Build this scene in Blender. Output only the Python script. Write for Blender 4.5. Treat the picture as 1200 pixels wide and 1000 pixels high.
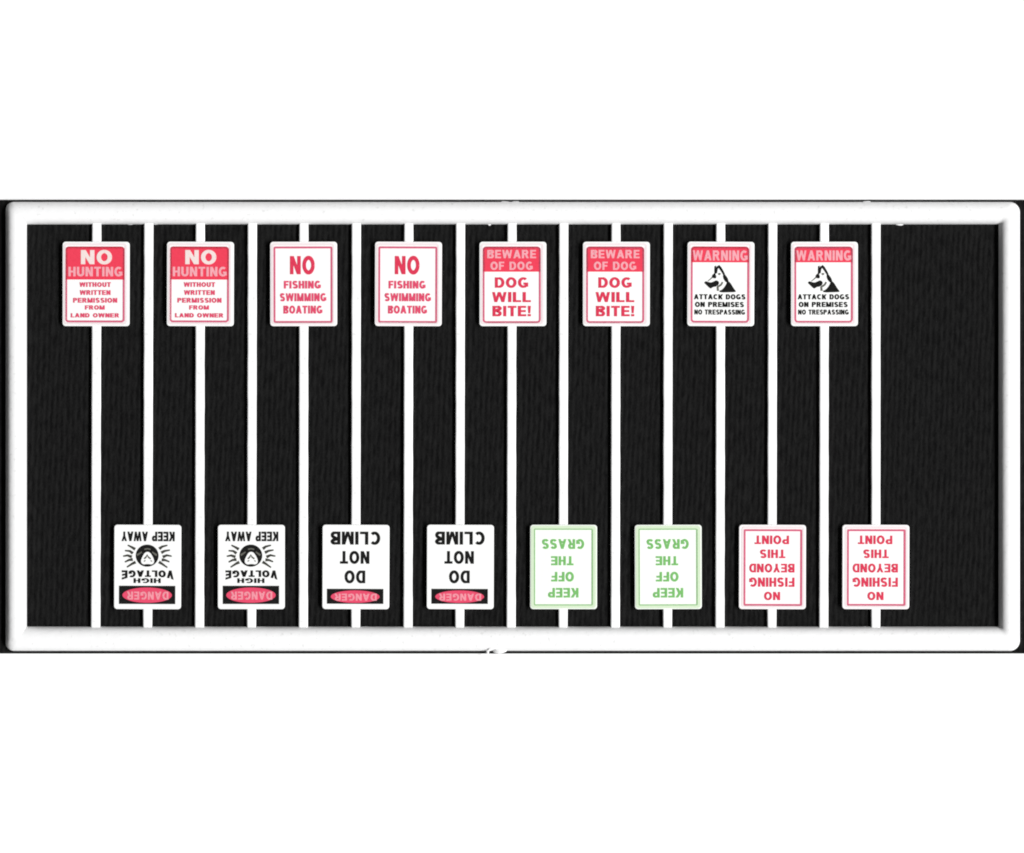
import bpy, bmesh, math, random
from mathutils import Vector, Matrix
random.seed(7)
for o in list(bpy.data.objects):
    bpy.data.objects.remove(o, do_unlink=True)
S = 0.0001                       # one pixel of the 1200 px photograph = 0.1 mm in the place
scene = bpy.context.scene
COL = scene.collection

# ------------------------------------------------------------------ camera
cam_d = bpy.data.cameras.new('camera')
cam = bpy.data.objects.new('camera', cam_d)
COL.objects.link(cam)
cam_d.lens = 180
cam_d.sensor_width = 36
cam_d.clip_start = 0.01
cam_d.clip_end = 50
cam.location = (0, 0, 6006 * S)
scene.camera = cam
scene.render.resolution_x = 1024
scene.render.resolution_y = 853

# ------------------------------------------------------------------ world + lamps
world = bpy.data.worlds.new('World')
scene.world = world
world.use_nodes = True
bg = world.node_tree.nodes['Background']
bg.inputs[0].default_value = (1, 1, 1, 1)
bg.inputs[1].default_value = 0.08

def area(name, loc, target, sx, sy, power, col=(1, 1, 1)):
    d = bpy.data.lights.new(name, 'AREA')
    d.shape = 'RECTANGLE'
    d.size = sx
    d.size_y = sy
    d.energy = power
    d.color = col
    o = bpy.data.objects.new(name, d)
    COL.objects.link(o)
    o.location = loc
    dirv = Vector(target) - Vector(loc)
    # local -Z looks at the target, local Y stays close to world Y
    z = -dirv.normalized()
    x = Vector((0, 1, 0)).cross(z).normalized()
    y = z.cross(x)
    o.rotation_euler = Matrix((x, y, z)).transposed().to_euler()
    return o
el = math.radians(46)
R0 = 3.0
area('scanner_lamp', (R0 * math.cos(el), -0.38, R0 * math.sin(el)), (0, 0, 0), 0.50, 3.0, 172.0, (1.0, 1.0, 1.0))

scene.view_settings.view_transform = 'Standard'
scene.view_settings.look = 'None'
scene.view_settings.exposure = 0.0
scene.view_settings.gamma = 1.0
scene.cycles.filter_width = 1.9

# ------------------------------------------------------------------ helpers
def X(px): return (px - 600) * S
def Y(py): return (500 - py) * S
def lin(c):
    return c / 12.92 if c <= 0.04045 else ((c + 0.055) / 1.055) ** 2.4
EXPO = 1.30                      # what a white surface lying flat reflects here
def ink(r, g, b):
    return tuple(min(0.9, lin(v / 255) / EXPO) for v in (r, g, b)) + (1,)

def mat(name, color, rough=0.5, spec=0.4, bump=None, mottle=0.0):
    m = bpy.data.materials.new(name)
    m.use_nodes = True
    nt = m.node_tree
    p = nt.nodes['Principled BSDF']
    p.inputs['Base Color'].default_value = color
    p.inputs['Roughness'].default_value = rough
    p.inputs['Specular IOR Level'].default_value = spec
    tc = nt.nodes.new('ShaderNodeTexCoord')
    if mottle:
        n = nt.nodes.new('ShaderNodeTexNoise')
        n.inputs['Scale'].default_value = 0.35 / S
        n.inputs['Detail'].default_value = 3
        nt.links.new(tc.outputs['Object'], n.inputs['Vector'])
        mx = nt.nodes.new('ShaderNodeMix')
        mx.data_type = 'RGBA'
        a = tuple(c * (1 - mottle) for c in color[:3]) + (1,)
        b = tuple(min(0.92, c * (1 + mottle) + mottle * 0.05) for c in color[:3]) + (1,)
        mx.inputs[6].default_value = a
        mx.inputs[7].default_value = b
        nt.links.new(n.outputs['Fac'], mx.inputs[0])
        nt.links.new(mx.outputs[2], p.inputs['Base Color'])
    if bump:
        sc, dist, det = bump
        n2 = nt.nodes.new('ShaderNodeTexNoise')
        n2.inputs['Scale'].default_value = sc / S
        n2.inputs['Detail'].default_value = det
        nt.links.new(tc.outputs['Object'], n2.inputs['Vector'])
        bp = nt.nodes.new('ShaderNodeBump')
        bp.inputs['Strength'].default_value = 1.0
        bp.inputs['Distance'].default_value = dist * S
        nt.links.new(n2.outputs['Fac'], bp.inputs['Height'])
        nt.links.new(bp.outputs['Normal'], p.inputs['Normal'])
    return m

M_PLASTIC = mat('white_styrene', (0.84, 0.84, 0.84, 1), 0.42, 0.35, bump=(0.12, 0.35, 3))
# sparse faint scuffs and handling marks in the plastic
_nt = M_PLASTIC.node_tree
_tc = _nt.nodes.new('ShaderNodeTexCoord')
_n = _nt.nodes.new('ShaderNodeTexNoise')
_n.inputs['Scale'].default_value = 0.22 / S
_n.inputs['Detail'].default_value = 2
_nt.links.new(_tc.outputs['Object'], _n.inputs['Vector'])
_r = _nt.nodes.new('ShaderNodeValToRGB')
_r.color_ramp.elements[0].position = 0.63
_r.color_ramp.elements[1].position = 0.72
_r.color_ramp.elements[0].color = (0.84, 0.84, 0.84, 1)
_r.color_ramp.elements[1].color = (0.735, 0.735, 0.73, 1)
_nt.links.new(_n.outputs['Fac'], _r.inputs['Fac'])
_nt.links.new(_r.outputs['Color'], _nt.nodes['Principled BSDF'].inputs['Base Color'])
M_PAPER = mat('white_paper', (0.9, 0.9, 0.9, 1), 0.9, 0.1, bump=(0.05, 0.1, 3))
M_SIGN = mat('white_sign_face', (0.84, 0.845, 0.835, 1), 0.5, 0.3, bump=(0.15, 0.12, 3))
M_SIGNPINK = mat('faint_pink_sign_face', (0.86, 0.83, 0.83, 1), 0.5, 0.3, bump=(0.15, 0.12, 3))
M_SIGNGREEN = mat('faint_green_sign_face', (0.82, 0.86, 0.80, 1), 0.5, 0.3, bump=(0.15, 0.12, 3))
M_RED = mat('red_ink', ink(250, 66, 92), 0.5, 0.2, mottle=0.10)
M_REDTXT = mat('red_lettering_ink', ink(232, 54, 88), 0.5, 0.2, mottle=0.22)
M_REDFINE = mat('fine_red_lettering_ink', ink(238, 78, 114), 0.5, 0.2, mottle=0.22)
M_ROSE = mat('rose_border_ink', ink(224, 104, 134), 0.5, 0.2, mottle=0.2)
M_PINK = mat('pale_pink_ink', ink(255, 176, 186), 0.5, 0.2, mottle=0.12)
M_CREAM = mat('cream_ink', ink(255, 236, 232), 0.5, 0.2, mottle=0.06)
M_OVAL = mat('oval_rose_ink', ink(244, 80, 114), 0.5, 0.2, mottle=0.10)
M_OVALTXT = mat('oval_pink_ink', ink(252, 158, 172), 0.5, 0.2, mottle=0.15)
M_BLACK = mat('black_ink', ink(10, 10, 9), 0.8, 0.05, mottle=0.3)
M_GREY = mat('grey_ink', ink(104, 104, 96), 0.5, 0.2, mottle=0.2)
M_GREEN = mat('green_ink', ink(128, 200, 112), 0.5, 0.2, mottle=0.2)
M_GREENLN = mat('green_line_ink', ink(156, 206, 142), 0.5, 0.2, mottle=0.2)
M_PALEGREEN = mat('pale_green_ink', ink(226, 246, 214), 0.5, 0.2, mottle=0.04)
M_PALEPINK = mat('pale_rose_wash', ink(255, 241, 243), 0.5, 0.2, mottle=0.04)

# black napped cloth with fine lengthwise ribs
M_CLOTH = bpy.data.materials.new('black_ribbed_cloth')
M_CLOTH.use_nodes = True
nt = M_CLOTH.node_tree
p = nt.nodes['Principled BSDF']
p.inputs['Roughness'].default_value = 0.95
p.inputs['Specular IOR Level'].default_value = 0.05
tc = nt.nodes.new('ShaderNodeTexCoord')
def noise_layer(sx, sy, rot, detail, dist=0.0):
    mp = nt.nodes.new('ShaderNodeMapping')
    mp.inputs['Rotation'].default_value = (0, 0, math.radians(rot))
    mp2 = nt.nodes.new('ShaderNodeMapping')
    mp2.inputs['Scale'].default_value = (sx / S, sy / S, 1)
    n = nt.nodes.new('ShaderNodeTexNoise')
    n.inputs['Scale'].default_value = 1.0
    n.inputs['Detail'].default_value = detail
    n.inputs['Distortion'].default_value = dist
    nt.links.new(tc.outputs['Object'], mp.inputs['Vector'])
    nt.links.new(mp.outputs['Vector'], mp2.inputs['Vector'])
    nt.links.new(mp2.outputs['Vector'], n.inputs['Vector'])
    return n
ribs = noise_layer(0.24, 0.070, 4, 1.5, 0.4)
fuzz = noise_layer(0.50, 0.42, 0, 1.0)
broad = noise_layer(0.012, 0.006, 0, 2.0)
def math_node(op, a, b):
    n = nt.nodes.new('ShaderNodeMath')
    n.operation = op
    for i, v in enumerate((a, b)):
        if isinstance(v, (int, float)):
            n.inputs[i].default_value = v
        else:
            nt.links.new(v, n.inputs[i])
    return n.outputs[0]
h = math_node('ADD', math_node('MULTIPLY', ribs.outputs['Fac'], 0.66), math_node('MULTIPLY', fuzz.outputs['Fac'], 0.34))
# the woven rib itself: regular lengthwise cords, broken up by the noise above
wmap = nt.nodes.new('ShaderNodeMapping')
wmap.inputs['Rotation'].default_value = (0, 0, math.radians(2))
wave = nt.nodes.new('ShaderNodeTexWave')
wave.bands_direction = 'X'
wave.inputs['Scale'].default_value = 0.314 / (6.2 * S)
wave.inputs['Distortion'].default_value = 2.2
wave.inputs['Detail'].default_value = 1.0
wave.inputs['Detail Scale'].default_value = 0.35
nt.links.new(tc.outputs['Object'], wmap.inputs['Vector'])
nt.links.new(wmap.outputs['Vector'], wave.inputs['Vector'])
h = math_node('ADD', math_node('MULTIPLY', h, 0.84), math_node('MULTIPLY', wave.outputs['Fac'], 0.16))
h2 = math_node('ADD', h, math_node('MULTIPLY', math_node('SUBTRACT', broad.outputs['Fac'], 0.5), 0.06))
ramp = nt.nodes.new('ShaderNodeValToRGB')
ramp.color_ramp.elements[0].position = 0.34
ramp.color_ramp.elements[1].position = 0.66
ramp.color_ramp.elements[0].color = (0.0040, 0.0040, 0.0041, 1)
ramp.color_ramp.elements[1].color = (0.0120, 0.0120, 0.0119, 1)
nt.links.new(h2, ramp.inputs['Fac'])
nt.links.new(ramp.outputs['Color'], p.inputs['Base Color'])
bp = nt.nodes.new('ShaderNodeBump')
bp.inputs['Strength'].default_value = 1.0
bp.inputs['Distance'].default_value = 1.2 * S
nt.links.new(h, bp.inputs['Height'])
nt.links.new(bp.outputs['Normal'], p.inputs['Normal'])

def link(name, me, m, parent=None):
    o = bpy.data.objects.new(name, me)
    if m is not None and not me.materials:
        me.materials.append(m)
    COL.objects.link(o)
    if parent is not None:
        o.parent = parent
    return o

def from_bm(bm, name):
    me = bpy.data.meshes.new(name)
    bm.to_mesh(me)
    bm.free()
    return me

def prism_bm(pts, z0, z1, bevel=0.0, seg=2):
    """closed slab from an outline given in metres, z in px"""
    bm = bmesh.new()
    vs = [bm.verts.new((x, y, z0 * S)) for x, y in pts]
    f = bm.faces.new(vs)
    f.normal_update()
    if f.normal.z > 0:
        bmesh.ops.reverse_faces(bm, faces=[f])
    r = bmesh.ops.extrude_face_region(bm, geom=[f])
    ev = [v for v in r['geom'] if isinstance(v, bmesh.types.BMVert)]
    for v in ev:
        v.co.z = z1 * S
    bmesh.ops.recalc_face_normals(bm, faces=bm.faces[:])
    if bevel:
        top = [e for e in bm.edges if all(abs(v.co.z - z1 * S) < 1e-9 for v in e.verts)]
        bmesh.ops.bevel(bm, geom=top, offset=bevel * S, segments=seg, profile=0.5, affect='EDGES')
        for fc in bm.faces:
            fc.smooth = False
    return bm

def rrect(u0, v0, u1, v1, r, n=5):
    """rounded rectangle outline, v downwards"""
    pts = []
    if r <= 0:
        return [(u0, v0), (u1, v0), (u1, v1), (u0, v1)]
    for cx, cy, a0 in ((u1 - r, v0 + r, -90), (u1 - r, v1 - r, 0), (u0 + r, v1 - r, 90), (u0 + r, v0 + r, 180)):
        for i in range(n + 1):
            a = math.radians(a0 + 90 * i / n)
            pts.append((cx + r * math.cos(a), cy + r * math.sin(a)))
    return pts

# ------------------------------------------------------------------ setting
bm = bmesh.new()
bmesh.ops.create_grid(bm, x_segments=2, y_segments=2, size=1.0)
sheet = link('tabletop', from_bm(bm, 'tabletop'), M_PAPER)
sheet['kind'] = 'structure'
sheet.location.z = 0

# ------------------------------------------------------------------ black cloth strip
CZ = 1.6                                       # its upper face
strip = link('black_cloth', from_bm(prism_bm([(X(-260), Y(766.2)), (X(1460), Y(766.2)), (X(1460), Y(234.2)), (X(-260), Y(234.2))], 0.02, CZ), 'black_cloth'), M_CLOTH)
strip['label'] = 'black ribbed cloth strip lying flat behind the white plastic frame'
strip['category'] = 'cloth'

# ------------------------------------------------------------------ moulded frame
frame = bpy.data.objects.new('sprue_frame', None)
frame.location = (0, Y(500), CZ * S)
frame.empty_display_size = 0.01
COL.objects.link(frame)
frame['label'] = 'glossy white plastic moulding frame with rounded corners around the rows of miniature signs'
frame['category'] = 'frame'

H = 12.8
OUT = dict(l=6.3, r=1195.6, t=236.6, b=763.2)
INN = dict(l=31.0, r=1170.6, t=263.0, b=734.6)
def corner(cx, cy, rx, a0, n):
    return [(cx + rx * math.cos(math.radians(a0 + 90 * i / n)), cy + rx * math.sin(math.radians(a0 + 90 * i / n))) for i in range(n + 1)]
def loop(B, r, n=10, sub=60):
    """stations around the rectangle; starts at the middle of the top left corner; y is photo-down"""
    l, rr, t, b = B['l'], B['r'], B['t'], B['b']
    rtl, rtr, rbr, rbl = r
    arcs = [corner(l + rtl, t + rtl, rtl, 180, n), corner(rr - rtr, t + rtr, rtr, 270, n),
            corner(rr - rbr, b - rbr, rbr, 0, n), corner(l + rbl, b - rbl, rbl, 90, n)]
    pts = []
    cuts = []
    for k in range(4):
        a, nx = arcs[k], arcs[(k + 1) % 4]
        half = a[n // 2:]
        cuts.append(len(pts))
        pts += half
        x0, y0 = a[-1]
        x1, y1 = nx[0]
        for i in range(1, sub):
            pts.append((x0 + (x1 - x0) * i / sub, y0 + (y1 - y0) * i / sub))
        pts += nx[:n // 2]
    return pts, cuts
po, cuts = loop(OUT, (9.5, 12.0, 12.0, 9.5))
pi_, _ = loop(INN, (0.8, 1.5, 1.5, 0.8))
NS = len(po)
NP = 22
def prof(t):
    u = abs(2 * t - 1)
    return H * (1 - u ** 2.45) ** 0.52
verts = []
for i in range(NS):
    (ox, oy), (ix, iy) = po[i], pi_[i]
    wob = 0.25 * math.sin(i * 0.21) + 0.2 * math.sin(i * 0.063 + 1.0)
    for j in range(NP + 1):
        a = math.pi * j / NP
        t = 0.5 - 0.5 * math.cos(a)
        x = ox + (ix - ox) * t
        y = oy + (iy - oy) * t
        verts.append(Vector((X(x), Y(y) - Y(500), (prof(t) + (0.3 * wob if 0 < j < NP else 0)) * S)))
def vid(i, j): return (i % NS) * (NP + 1) + j
allf = [(vid(i, j), vid(i, j + 1), vid(i + 1, j + 1), vid(i + 1, j)) for i in range(NS) for j in range(NP)]
nrm = [Vector((0, 0, 0)) for _ in verts]
for f in allf:
    a, b, c, d = (verts[k] for k in f)
    n = (c - a).cross(d - b)
    for k in f:
        nrm[k] += n.normalized()
flip = sum(n.z for n in nrm) < 0
rail_labels = ['top rail with small moulding bumps', 'right rail', 'bottom rail with a torn gate stub', 'left rail']
for k in range(4):
    i0 = cuts[k]
    i1 = cuts[(k + 1) % 4] if k < 3 else NS
    idx = {}
    vv, nn, ff = [], [], []
    def g(i, j):
        key = vid(i, j)
        if key not in idx:
            idx[key] = len(vv)
            vv.append(verts[key])
            q = nrm[key].normalized()
            nn.append(-q if flip else q)
        return idx[key]
    for i in range(i0, i1):
        for j in range(NP):
            q = (g(i, j), g(i, j + 1), g(i + 1, j + 1), g(i + 1, j))
            ff.append(tuple(reversed(q)) if flip else q)
        q = (g(i, NP), g(i, 0), g(i + 1, 0), g(i + 1, NP))     # flat underside
        ff.append(tuple(reversed(q)) if flip else q)
    me = bpy.data.meshes.new('rail')
    me.from_pydata([tuple(v) for v in vv], [], ff)
    for pl in me.polygons:
        pl.use_smooth = True
    me.update()
    me.normals_split_custom_set_from_vertices([tuple(n) for n in nn])
    o = link('rail', me, M_PLASTIC, frame)
    o['label'] = rail_labels[k]

def blob(name, px, py, rx, ry, rz, z, parent, seed, amp=0.2, label=None):
    bm = bmesh.new()
    bmesh.ops.create_icosphere(bm, subdivisions=3, radius=1.0)
    rnd = random.Random(seed)
    ph = [rnd.uniform(0, 6.28) for _ in range(6)]
    for v in bm.verts:
        c = v.co
        d = 1 + amp * (math.sin(3 * c.x + ph[0]) * math.sin(3 * c.y + ph[1]) + 0.6 * math.sin(5 * c.z + ph[2] + 4 * c.x) * math.sin(6 * c.y + ph[3]))
        v.co = Vector((c.x * rx * d * S, c.y * ry * d * S, c.z * rz * d * S))
    for f in bm.faces:
        f.smooth = True
    o = link(name, from_bm(bm, name), M_PLASTIC, parent)
    o.location = (X(px), Y(py) - Y(500), z * S)
    if label:
        o['label'] = label
    return o
for k, (px, py, rx, ry, rz, z) in enumerate([
        (152, 261.8, 4.5, 1.8, 1.2, 0.6), (573.5, 262.3, 2.0, 2.2, 1.0, 0.3), (1055, 262.0, 5.5, 2.3, 1.0, 0.3), (905, 261.8, 4, 1.6, 1.2, 0.6),
        (183, 261.8, 3.5, 1.6, 1.2, 0.6), (592, 237.6, 6, 1.8, 1.5, 1.5), (604, 237.5, 5, 1.8, 1.5, 1.5), (1016, 237.4, 6, 1.8, 1.5, 1.5),
        (563, 736.0, 3.2, 1.6, 1.5, 1.0), (428, 735.8, 3.5, 1.4, 1.5, 1), (1013, 735.8, 3, 1.4, 1.5, 1)]):
    blob('moulding_bump', px, py, rx, ry, rz, z, frame, k, 0.12)
# the torn gate stub at the foot of the frame
stub = bpy.data.meshes.new('gate_stub')
bm = bmesh.new()
def ring_tube(bm, pts, rad):
    rings = []
    n = len(pts)
    for i, (x, y, z) in enumerate(pts):
        a = Vector(pts[max(0, i - 1)])
        b = Vector(pts[min(n - 1, i + 1)])
        t = (b - a).normalized()
        s = Vector((0, 0, 1)).cross(t).normalized()
        u = t.cross(s)
        r = rad[i]
        rings.append([bm.verts.new((Vector((x, y, z)) + (s * math.cos(q * 0.785) + u * math.sin(q * 0.785)) * r)) for q in range(8)])
    for i in range(n - 1):
        for q in range(8):
            bm.faces.new((rings[i][q], rings[i][(q + 1) % 8], rings[i + 1][(q + 1) % 8], rings[i + 1][q]))
    bm.faces.new(rings[0][::-1])
    bm.faces.new(rings[-1])
pts, rad = [], []
for i in range(22):
    a = math.radians(205 - 130 * i / 21)
    rr = 11.5 + 0.3 * math.sin(i * 0.7)
    pts.append(((583 - 600 + rr * math.cos(a)) * S, (500 - 763.6 + 4.2 * math.sin(a) * (1 + 0.1 * math.sin(i * 2.1)) - 0) * S, (8.4 + 0.3 * math.sin(i * 0.6)) * S))
    rad.append((1.5 + 0.25 * math.sin(i * 0.8)) * S)
ring_tube(bm, pts, rad)
bmesh.ops.recalc_face_normals(bm, faces=bm.faces[:])
for f in bm.faces:
    f.smooth = True
o = link('gate_stub', from_bm(bm, 'gate_stub'), M_PLASTIC, frame)
o['label'] = 'torn curl of plastic where the gate was cut'
blob('gate_stub', 585.5, 762.2, 8.6, 3.9, 6.5, 2.2, frame, 31, 0.06)

# ------------------------------------------------------------------ flat print made as thin raised ink
BW, BH = 78.4, 98.9            # sign face
ZB0, ZB1 = 2.6, 6.0            # board underside and face above the cloth
def ptsuv(pts):
    """u to the right, v downwards from the face's top left corner -> metres about the face's centre"""
    return [((u - BW / 2) * S, (BH / 2 - v) * S) for u, v in pts]
def slab(name, pts, layer, m, h=0.1):
    z = ZB1 + 0.12 * layer
    return name, from_bm(prism_bm(ptsuv(pts), z - 0.02 if layer > 1 else ZB1 - 0.05, z + h), name), m, None
def ring(name, u0, v0, u1, v1, r, th, layer, m):
    """printed border line: two outlines bridged"""
    n = 5
    o_ = ptsuv(rrect(u0, v0, u1, v1, r, n))
    i_ = ptsuv(rrect(u0 + th, v0 + th, u1 - th, v1 - th, max(0.3, r - th), n))
    z0 = (ZB1 - 0.05) * S
    z1 = (ZB1 + 0.12 * layer + 0.1) * S
    k = len(o_)
    vs = [(x, y, z0) for x, y in o_] + [(x, y, z1) for x, y in o_] + [(x, y, z1) for x, y in i_] + [(x, y, z0) for x, y in i_]
    fs = []
    for i in range(k):
        j = (i + 1) % k
        for a in range(3):
            fs.append((a * k + i, a * k + j, (a + 1) * k + j, (a + 1) * k + i))
        fs.append((3 * k + i, 3 * k + j, j, i))
    me = bpy.data.meshes.new(name)
    me.from_pydata(vs, [], fs)
    bm = bmesh.new(); bm.from_mesh(me); bmesh.ops.recalc_face_normals(bm, faces=bm.faces[:]); bm.to_mesh(me); bm.free()
    return name, me, m, None
def glyph(ch, t):
    """one bold block capital, height 1: (list of outlines, width). t is the stem width, h the bar height"""
    h = t * 0.82
    P = []
    def rect(a, b, c, d): P.append([(a, b), (c, b), (c, d), (a, d)])
    def para(x0, y0, x1, y1, w): P.append([(x0, y0), (x0 + w, y0), (x1 + w, y1), (x1, y1)])
    def path(pts):
        n = len(pts)
        L, R_ = [], []
        for k in range(n):
            a, b = Vector(pts[max(0, k - 1)]), Vector(pts[min(n - 1, k + 1)])
            d = (b - a).normalized()
            w = t / 2 * abs(d.y) + h / 2 * abs(d.x)
            m_ = max(t, h) / 2
            w = min(w, m_)
            L.append((pts[k][0] - d.y * w, pts[k][1] + d.x * w))
            R_.append((pts[k][0] + d.y * w, pts[k][1] - d.x * w))
        for k in range(n - 1):
            P.append([L[k], L[k + 1], R_[k + 1], R_[k]])
    def arc(cx, cy, rx, ry, a0, a1, n=10):
        return [(cx + rx * math.cos(math.radians(a0 + (a1 - a0) * k / n)), cy + ry * math.sin(math.radians(a0 + (a1 - a0) * k / n))) for k in range(n + 1)]
    g, e = t / 2, h / 2
    if ch == ' ': return P, 0.34
    if ch == 'A':
        para(0, 0, .40 - g, 1, t); para(.80 - t, 0, .40 - g, 1, t); rect(.2, .2, .6, .2 + h); return P, .80
    if ch in 'BPRD':
        rect(0, 0, t, 1)
    if ch == 'B':
        path([(g, 1 - e), (.40, 1 - e)] + arc(.40, .765, .235 - g * .3, .235 - e, 90, -90) + [(g, .53)])
        path([(g, .52), (.42, .52)] + arc(.42, .27, .29 - g, .27 - e, 90, -90) + [(g, e)])
        return P, .71
    if ch == 'P' or ch == 'R':
        path([(g, 1 - e), (.40, 1 - e)] + arc(.40, .715, .29 - g, .285 - e, 90, -90) + [(g, .43 + e)])
        if ch == 'R':
            para(.73 - t, 0, .30, .46, t * 1.05); return P, .76
        return P, .69
    if ch == 'D':
        path([(g, 1 - e), (.34, 1 - e)] + arc(.34, .5, .40 - g, .5 - e, 90, -90, 14) + [(g, e)]); return P, .74
    if ch == 'O':
        path(arc(.41, .5, .41 - g, .5 - e, 0, 360, 26)); return P, .82
    if ch == 'C':
        path(arc(.41, .5, .41 - g, .5 - e, 48, 312, 20)); return P, .76
    if ch == 'G':
        path(arc(.41, .5, .41 - g, .5 - e, 48, 312, 20)); rect(.78 - t, .10, .78, .50); rect(.42, .50 - h, .78, .50); return P, .79
    if ch == 'E':
        rect(0, 0, t, 1); rect(0, 0, .64, h); rect(0, .5 - e, .60, .5 + e); rect(0, 1 - h, .63, 1); return P, .64
    if ch == 'F':
        rect(0, 0, t, 1); rect(0, .5 - e, .55, .5 + e); rect(0, 1 - h, .60, 1); return P, .60
    if ch == 'H':
        rect(0, 0, t, 1); rect(.70 - t, 0, .70, 1); rect(0, .5 - e, .70, .5 + e); return P, .70
    if ch == 'I':
        rect(0, 0, t, 1); return P, t
    if ch == 'K':
        rect(0, 0, t, 1); para(.06, .28, .50, 1, t * 1.15); para(.74 - t * 1.15, 0, .22, .60, t * 1.1); return P, .74
    if ch == 'L':
        rect(0, 0, t, 1); rect(0, 0, .60, h); return P, .60
    if ch == 'M':
        rect(0, 0, t * .9, 1); rect(.86 - t * .9, 0, .86, 1); para(.43 - g * .8, 0, .04, 1, t * .85); para(.43 - g * .8, 0, .82 - t * .85, 1, t * .85); return P, .86
    if ch == 'N':
        rect(0, 0, t, 1); rect(.72 - t, 0, .72, 1); para(.70 - t, 0, .02, 1, t); return P, .72
    if ch == 'S':
        path(arc(.36, .74, .33 - g, .26 - e, 20, 200, 9) + arc(.36, .70, .33 - g, .20, 215, 262, 3) + arc(.36, .30, .34 - g, .20, 82, 20, 4) + arc(.36, .26, .34 - g, .26 - e, 0, -160, 9)); return P, .70
    if ch == 'T':
        rect(0, 1 - h, .66, 1); rect(.33 - g, 0, .33 + g, 1); return P, .66
    if ch == 'U':
        path([(g, 1), (g, .6)] + arc(.36, .34, .36 - g, .34 - e, 180, 360, 12) + [(.72 - g, .6), (.72 - g, 1)]); return P, .72
    if ch == 'V':
        para(.38 - g, 0, 0, 1, t); para(.38 - g, 0, .76 - t, 1, t); return P, .76
    if ch == 'W':
        w = t * .88
        para(.27 - w / 2, 0, 0, 1, w); para(.27 - w / 2, 0, .53 - w / 2, 1, w); para(.79 - w / 2, 0, .53 - w / 2, 1, w); para(.79 - w / 2, 0, 1.06 - w, 1, w); return P, 1.06
    if ch == 'Y':
        para(.37 - g, .42, 0, 1, t); para(.37 - g, .42, .74 - t, 1, t); rect(.37 - g, 0, .37 + g, .45); return P, .74
    if ch == '!':
        rect(0, 0, t, h * 1.1); P.append([(t * .2, .3), (t * .8, .3), (t, 1), (0, 1)]); return P, t
    raise ValueError(ch)
def words(txt, u0, v0, u1, v1, layer, m, t=0.235, gap=0.115, warp=None, colour='red'):
    polys, pen = [], 0.0
    for ch in txt:
        P, w = glyph(ch, t)
        for pl_ in P:
            polys.append([(x + pen, y) for x, y in pl_])
        pen += w + gap
    pen -= gap
    vs, fs = [], []
    zt = ZB1 + 0.12 * layer
    for q, pl_ in enumerate(polys):
        area2 = sum(pl_[k][0] * pl_[(k + 1) % 4][1] - pl_[(k + 1) % 4][0] * pl_[k][1] for k in range(4))
        if area2 < 0:
            pl_ = pl_[::-1]
        k0 = len(vs)
        for zz in (zt - 0.1, zt + 0.05 + 0.015 * (q % 9)):
            for x, y in pl_:
                fx = x / pen
                u = u0 + (u1 - u0) * fx
                v = v1 - (v1 - v0) * y
                if warp:
                    v -= warp * abs(2 * fx - 1) ** 4 * y
                vs.append(((u - BW / 2) * S, (BH / 2 - v) * S, zz * S))
        fs.append((k0 + 4, k0 + 5, k0 + 6, k0 + 7))
        for k in range(4):
            fs.append((k0 + k, k0 + (k + 1) % 4, k0 + 4 + (k + 1) % 4, k0 + 4 + k))
    me = bpy.data.meshes.new('lettering')
    me.from_pydata(vs, [], fs)
    me.update()
    return 'lettering', me, m, '%s lettering reading %s' % (colour, txt)
def stroke(bm, pts, w0, w1, layer, h=0.1):
    """tapered line through uv points, as part of a bigger print"""
    z0, z1 = (ZB1 - 0.05) * S, (ZB1 + 0.12 * layer + h) * S
    P = [Vector(p_) for p_ in ptsuv(pts)]
    n = len(P)
    L, Rr = [], []
    for i in range(n):
        t = (P[min(n - 1, i + 1)] - P[max(0, i - 1)]).normalized()
        s = Vector((-t.y, t.x)) * (w0 + (w1 - w0) * i / (n - 1)) / 2 * S
        L.append(P[i] + s); Rr.append(P[i] - s)
    out = L + Rr[::-1]
    b2 = prism_bm([(q.x, q.y) for q in out], ZB1 - 0.05, ZB1 + 0.12 * layer + h)
    tmp = bpy.data.meshes.new('t'); b2.to_mesh(tmp); b2.free(); bm.from_mesh(tmp); bpy.data.meshes.remove(tmp)
def add_poly(bm, pts, layer, h=0.1):
    b2 = prism_bm(ptsuv(pts), ZB1 - 0.05, ZB1 + 0.12 * layer + h)
    tmp = bpy.data.meshes.new('t'); b2.to_mesh(tmp); b2.free(); bm.from_mesh(tmp); bpy.data.meshes.remove(tmp)
def smooth_closed(pts, it=2):
    for _ in range(it):
        q = []
        for i in range(len(pts)):
            a, b = pts[i], pts[(i + 1) % len(pts)]
            q.append((a[0] * .75 + b[0] * .25, a[1] * .75 + b[1] * .25))
            q.append((a[0] * .25 + b[0] * .75, a[1] * .25 + b[1] * .75))
        pts = q
    return pts
def ellipse(cu, cv, ru, rv, n=40):
    return [(cu + ru * math.cos(2 * math.pi * i / n), cv + rv * math.sin(2 * math.pi * i / n)) for i in range(n)]

def header(u0, v0, u1, v1, r, m):
    """coloured panel with rounded upper corners only"""
    n = 5
    p_ = []
    for cx, cy, a0 in ((u1 - r, v0 + r, -90), (u0 + r, v0 + r, 180)):
        a = [(cx + r * math.cos(math.radians(a0 + 90 * i / n)), cy + r * math.sin(math.radians(a0 + 90 * i / n))) for i in range(n + 1)]
        p_.append(a)
    pts = p_[1] + p_[0] + [(u1, v1), (u0, v1)]
    return slab('header_panel', pts, 1, m)

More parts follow.
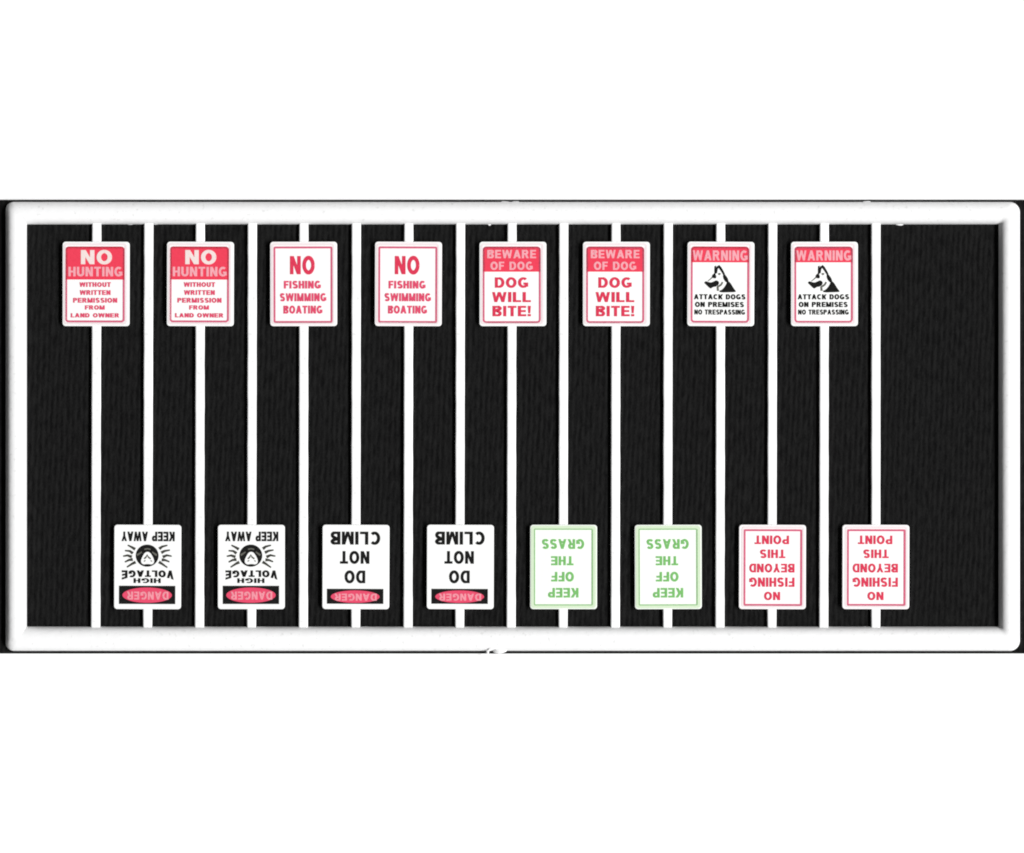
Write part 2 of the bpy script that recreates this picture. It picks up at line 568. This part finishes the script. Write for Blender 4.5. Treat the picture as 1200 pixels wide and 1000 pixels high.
def no_hunting():
    return [ring('printed_border', 1.6, 1.8, 75.4, 97.0, 3.4, 2.6, 1, M_PALEPINK),
            ring('printed_border', 3.3, 5.6, 72.9, 94.6, 4.0, 2.3, 1, M_ROSE),
            header(3.6, 5.9, 72.6, 44.4, 3.8, M_RED),
            words('NO', 21.5, 9.8, 58.0, 26.4, 3, M_CREAM, colour='white'),
            words('HUNTING', 6.9, 29.4, 70.2, 40.6, 3, M_PINK, colour='pale pink'),
            words('WITHOUT', 20.0, 47.5, 56.8, 53.0, 2, M_REDFINE, 0.26, 0.10),
            words('WRITTEN', 20.3, 56.8, 56.4, 62.4, 2, M_REDFINE, 0.26, 0.10),
            words('PERMISSION', 12.5, 65.9, 64.3, 71.5, 2, M_REDFINE, 0.26, 0.10),
            words('FROM', 26.4, 74.6, 49.6, 79.6, 2, M_REDFINE, 0.26, 0.10),
            words('LAND OWNER', 9.8, 83.8, 66.6, 88.8, 2, M_REDFINE, 0.26, 0.10)]
def no_fishing():
    return [ring('printed_border', 1.6, 1.8, 75.4, 97.0, 3.4, 2.6, 1, M_PALEPINK),
            ring('printed_border', 4.0, 5.6, 73.2, 95.2, 2.2, 2.3, 1, M_ROSE),
            words('NO', 23.4, 16.8, 52.4, 38.2, 2, M_REDTXT),
            words('FISHING', 16.2, 45.9, 59.6, 54.9, 2, M_REDFINE, 0.26, 0.10),
            words('SWIMMING', 11.4, 60.4, 66.0, 69.8, 2, M_REDFINE, 0.26, 0.10),
            words('BOATING', 15.6, 75.0, 61.4, 84.2, 2, M_REDFINE, 0.26, 0.10)]
def beware():
    return [ring('printed_border', 1.6, 1.8, 75.4, 97.0, 3.4, 2.6, 1, M_PALEPINK),
            ring('printed_border', 3.8, 5.6, 72.0, 95.4, 4.2, 2.3, 1, M_ROSE),
            header(4.1, 5.9, 71.7, 35.2, 4.0, M_RED),
            words('BEWARE', 9.2, 9.6, 66.4, 19.4, 3, M_PINK, colour='pale pink'),
            words('OF DOG', 12.8, 23.4, 62.6, 33.0, 3, M_PINK, colour='pale pink'),
            words('DOG', 18.2, 41.8, 57.4, 54.0, 2, M_REDTXT),
            words('WILL', 15.0, 59.0, 60.4, 70.8, 2, M_REDTXT),
            words('BITE!', 15.4, 75.2, 60.4, 87.4, 2, M_REDTXT)]
def warning():
    out = [ring('printed_border', 1.6, 1.8, 75.4, 97.0, 3.4, 2.6, 1, M_PALEPINK),
           ring('printed_border', 4.0, 5.6, 72.5, 95.0, 4.2, 2.3, 1, M_ROSE),
           header(4.3, 5.9, 72.2, 24.2, 4.0, M_RED),
           words('WARNING', 6.3, 10.2, 70.6, 22.0, 3, M_PINK, colour='pale pink'),
           words('ATTACK DOGS', 8.0, 61.6, 68.2, 67.6, 2, M_BLACK, 0.26, 0.11, colour='black'),
           words('ON PREMISES', 9.2, 70.6, 66.5, 76.6, 2, M_BLACK, 0.26, 0.11, colour='black'),
           words('NO TRESPASSING', 8.5, 79.6, 67.8, 85.4, 2, M_BLACK, 0.25, 0.11, colour='black')]
    k = 22.2
    def d(pl): return [(14.4 + x / k, 21.6 + y / k) for x, y in pl]
    bm = bmesh.new()
    # muzzle with the open jaw
    add_poly(bm, smooth_closed(d([(112, 590), (160, 545), (230, 570), (300, 585), (370, 555), (440, 520), (510, 565), (500, 635), (430, 690), (350, 700), (290, 745), (245, 715), (180, 650)]), 1), 1)
    add_poly(bm, smooth_closed(d([(310, 430), (350, 360), (400, 360), (440, 420), (425, 475), (360, 475)]), 1), 1)   # brow and eye
    stroke(bm, d([(372, 385), (405, 345), (402, 250), (405, 165), (430, 160)]), 2.2, 1.6, 1)                        # front of the ears
    add_poly(bm, d([(400, 160), (440, 190), (455, 150), (510, 165), (470, 240), (455, 340), (405, 350)]), 1.5)
    stroke(bm, d([(480, 150), (530, 195), (585, 280), (625, 350), (640, 385)]), 3.4, 2.2, 1)                        # back of the ear
    add_poly(bm, smooth_closed(d([(600, 400), (650, 360), (730, 460), (760, 560), (700, 590), (625, 500)]), 1), 1)  # nape
    add_poly(bm, smooth_closed(d([(730, 530), (805, 590), (880, 720), (955, 815), (920, 830), (800, 835), (540, 842), (505, 800), (590, 770), (680, 660)]), 1), 1.5)
    me = from_bm(bm, 'dog_picture')
    out.append(('dog_picture', me, M_BLACK, 'black profile of a pricked-ear dog head looking left'))
    bm = bmesh.new()
    add_poly(bm, smooth_closed(d([(470, 345), (520, 330), (560, 350), (520, 395), (490, 385)]), 1), 1)
    stroke(bm, d([(600, 570), (560, 640), (500, 680), (470, 700), (480, 800)]), 2.0, 2.6, 1)
    stroke(bm, d([(215, 545), (280, 495), (330, 450)]), 0.8, 1.4, 1)
    out.append(('dog_picture', from_bm(bm, 'dog_picture'), M_GREY, 'grey cheek and muzzle shading of the dog'))
    return out
def high_voltage():
    out = [slab('danger_panel', rrect(6.5, 6.0, 72.5, 27.4, 0), 1, M_BLACK),
           slab('danger_oval', ellipse(39.5, 16.4, 29.0, 9.0), 2, M_OVAL),
           words('DANGER', 14.5, 11.2, 63.5, 20.6, 4, M_OVALTXT, colour='pale pink'),
           words('HIGH', 23.6, 30.6, 55.4, 36.2, 2, M_BLACK, colour='black'),
           words('VOLTAGE', 8.4, 37.8, 69.2, 45.4, 2, M_BLACK, 0.27, 0.12, warp=3.4, colour='black'),
           words('KEEP', 7.4, 79.6, 34.0, 90.8, 2, M_BLACK, 0.26, 0.1, colour='black'),
           words('AWAY', 38.8, 79.6, 69.6, 90.8, 2, M_BLACK, 0.26, 0.08, colour='black'),
           slab('warning_emblem', ellipse(39.6, 62.7, 13.4, 13.0), 1, M_BLACK)]
    k = 16.67
    def d(pl): return [(71.7 - x / k, 84.2 - y / k) for x, y in pl]
    bm = bmesh.new()
    for pl in ([(300, 235), (235, 195), (155, 155)], [(255, 315), (195, 270), (100, 262)], [(235, 385), (150, 355), (65, 372)],
               [(255, 435), (180, 445), (100, 485)], [(310, 485), (240, 520), (140, 585)],
               [(770, 225), (830, 180), (930, 155)], [(810, 300), (880, 265), (980, 248)], [(840, 385), (920, 350), (1015, 368)],
               [(820, 440), (890, 445), (970, 478)], [(765, 480), (830, 520), (930, 590)]):
        stroke(bm, d(pl), 3.6, 1.6, 1)
    out.append(('spark_rays', from_bm(bm, 'spark_rays'), mat('ray_ink', ink(70, 70, 64), 0.8, 0.05), 'grey rays spreading from the round emblem'))
    out.append(slab('skull_shape', smooth_closed(d([(500, 285), (580, 285), (640, 370), (680, 470), (640, 535), (545, 518), (450, 535), (405, 470), (445, 370)]), 2), 2, M_SIGN))
    bm = bmesh.new()
    stroke(bm, d([(475, 420), (510, 390), (535, 345), (560, 390), (605, 420)]), 1.9, 1.9, 3)
    out.append(('skull_shape', from_bm(bm, 'skull_shape'), M_GREY, 'small grey caret on the skull'))
    bm = bmesh.new()
    stroke(bm, d([(335, 350), (385, 318), (430, 285)]), 2.4, 1.4, 2)
    stroke(bm, d([(720, 350), (675, 318), (630, 285)]), 2.4, 1.4, 2)
    stroke(bm, d([(480, 235), (540, 222), (600, 235)]), 1.6, 1.6, 2)
    stroke(bm, d([(470, 470), (505, 452)]), 1.4, 1.0, 3)
    stroke(bm, d([(600, 452), (630, 470)]), 1.0, 1.4, 3)
    out.append(('skull_shape', from_bm(bm, 'skull_shape'), M_GREY, 'grey crossed bone ends round the skull'))
    return out
def do_not_climb():
    return [slab('danger_panel', rrect(6.7, 6.2, 72.9, 23.8, 0), 1, M_BLACK),
            slab('danger_oval', ellipse(39.8, 14.6, 28.6, 7.4), 2, M_OVAL),
            words('DANGER', 14.6, 10.0, 64.4, 18.2, 4, M_OVALTXT, colour='pale pink'),
            words('DO', 28.0, 30.4, 52.2, 45.2, 2, M_BLACK, colour='black'),
            words('NOT', 23.2, 53.2, 57.6, 68.0, 2, M_BLACK, colour='black'),
            words('CLIMB', 10.6, 75.6, 68.6, 90.8, 2, M_BLACK, colour='black')]
def keep_off():
    return [ring('printed_border', 1.3, 1.3, 77.1, 97.6, 3.4, 3.4, 1, M_PALEGREEN),
            ring('printed_border', 4.9, 4.3, 73.7, 94.3, 1.4, 1.3, 2, M_GREENLN),
            words('KEEP', 21.6, 13.6, 57.2, 24.8, 2, M_GREEN, colour='green'),
            words('OFF', 27.0, 32.4, 53.4, 43.6, 2, M_GREEN, colour='green'),
            words('THE', 27.4, 51.4, 53.6, 62.0, 2, M_GREEN, colour='green'),
            words('GRASS', 15.0, 70.6, 64.2, 82.0, 2, M_GREEN, colour='green')]
def no_fishing_beyond():
    return [ring('printed_border', 1.6, 1.8, 75.4, 97.0, 3.4, 2.6, 1, M_PALEPINK),
            ring('printed_border', 4.4, 3.8, 73.0, 93.6, 1.6, 2.3, 1, M_ROSE),
            words('NO', 30.0, 10.6, 48.8, 20.2, 2, M_REDTXT),
            words('FISHING', 13.2, 26.2, 66.2, 37.0, 2, M_REDTXT),
            words('BEYOND', 13.2, 43.0, 66.2, 53.2, 2, M_REDTXT),
            words('THIS', 24.0, 59.8, 53.6, 69.8, 2, M_REDTXT),
            words('POINT', 19.8, 76.2, 60.0, 86.2, 2, M_REDTXT)]

# ------------------------------------------------------------------ one signpost per rod
def post_mesh():
    """long square rod with softened edges; local origin at its lower end, runs along +Y"""
    bm = bmesh.new()
    L0, L1 = -4.0, 476.0
    w, hgt, b = 5.3, 5.0, 1.2
    sec = [(-w, 0.05), (-w, hgt - b), (-w + b * .35, hgt - b * .35), (-w + b, hgt), (w - b, hgt), (w - b * .35, hgt - b * .35), (w, hgt - b), (w, 0.05)]
    rings = []
    n = 40
    for i in range(n + 1):
        y = L0 + (L1 - L0) * i / n
        e = 0.12 * math.sin(i * 0.9) + 0.1 * math.sin(i * 2.3 + 1)
        rings.append([bm.verts.new(((x + (e if x > 0 else -e * .5)) * S, y * S, z * S)) for x, z in sec])
    k = len(sec)
    for i in range(n):
        for q in range(k):
            f = bm.faces.new((rings[i][q], rings[i][(q + 1) % k], rings[i + 1][(q + 1) % k], rings[i + 1][q]))
    bm.faces.new(rings[0]); bm.faces.new(rings[-1][::-1])
    bmesh.ops.recalc_face_normals(bm, faces=bm.faces[:])
    return from_bm(bm, 'post')
POST = post_mesh()
def board_mesh(m):
    bm = prism_bm(ptsuv(rrect(0, 0, BW, BH, 3.6, 6)), ZB0, ZB1, 0.6, 3)
    me = from_bm(bm, 'sign_board')
    me.materials.append(m)
    return me

def make_signpost(kind_fn, face):
    """local frame: the sign reads upright, post runs down from it; origin on the face's centre at cloth level"""
    root = bpy.data.objects.new('signpost', None)
    root.empty_display_size = 0.002
    COL.objects.link(root)
    post = link('post', POST, M_PLASTIC, root)
    board = link('sign_board', board_mesh(face), None, root)
    for nm, me, m, lab in kind_fn():
        o = link(nm, me, m, board)
        if lab:
            o['label'] = lab
    return root
def copy_tree(root):
    r = root.copy(); COL.objects.link(r)
    for ch in list(root.children):
        c = ch.copy(); COL.objects.link(c); c.parent = r
        for g_ in list(ch.children):
            d_ = g_.copy(); COL.objects.link(d_); d_.parent = c
    return r

TOP = [(no_hunting, M_SIGN, [(73.4, 113.2, 111.9), (195.6, 234.6, 233.6)], 'red and white no hunting sign'),
       (no_fishing, M_SIGNPINK, [(316.6, 356.0, 355.3), (439.3, 479.0, 478.0)], 'white no fishing swimming boating sign with red letters'),
       (beware, M_SIGN, [(561.8, 600.0, 598.9), (683.0, 721.8, 721.0)], 'red topped beware of dog sign'),
       (warning, M_SIGN, [(805.4, 844.5, 843.6), (926.8, 966.0, 965.3)], 'warning sign with black dog head picture')]
BOT = [(high_voltage, M_SIGN, [(133.8, 174.2, 172.8), (255.3, 295.6, 294.6)], 'upside down high voltage sign with skull emblem'),
       (do_not_climb, M_SIGN, [(377.8, 417.5, 416.7), (500.2, 539.6, 538.6)], 'upside down black lettered do not climb sign'),
       (keep_off, M_SIGNGREEN, [(621.2, 660.6, 659.8), (743.8, 783.0, 782.2)], 'upside down green lettered keep off the grass sign'),
       (no_fishing_beyond, M_SIGNPINK, [(865.9, 905.4, 904.5), (987.0, 1026.5, 1026.3)], 'upside down red lettered no fishing beyond this point sign')]
ORD = ['first', 'second', 'third', 'fourth', 'fifth', 'sixth', 'seventh', 'eighth']
for row, (sets, ytop, flipd) in enumerate(((TOP, 283.5, False), (BOT, 615.1, True))):
    n_ = 0
    for fn, face, places, desc in sets:
        proto = None
        for left, ct, cb in places:
            if proto is None:
                proto = make_signpost(fn, face); r = proto
            else:
                r = copy_tree(proto)
            cx, cy = left + BW / 2, ytop + BH / 2
            r.location = (X(cx), Y(cy), CZ * S)
            rot = math.pi if flipd else 0
            r.rotation_euler = (0, 0, rot)
            post = [c for c in r.children if c.name.startswith('post')][0]
            board = [c for c in r.children if c.name.startswith('sign_board')][0]
            # the rod leans by a hair between the rails: place it by its two ends
            a = Vector((X(cb), Y(736.0), 0)); b = Vector((X(ct), Y(262.0), 0))
            if flipd:
                a, b = b, a
            inv = Matrix.Rotation(-rot, 3, 'Z')
            la = inv @ (a - Vector((X(cx), Y(cy), 0)))
            lb = inv @ (b - Vector((X(cx), Y(cy), 0)))
            post.location = (la.x, la.y, 0)
            post.rotation_euler = (0, 0, math.atan2(lb.y - la.y, lb.x - la.x) - math.pi / 2)
            board.rotation_euler = (0, 0, math.radians(random.uniform(-0.25, 0.25)))
            n_ += 1
            side = 'top row' if row == 0 else 'bottom row'
            r['label'] = '%s, %s from left in %s' % (desc, ORD[n_ - 1], side)
            r['category'] = 'signpost'
            r['group'] = 'miniature signs on posts inside the frame'
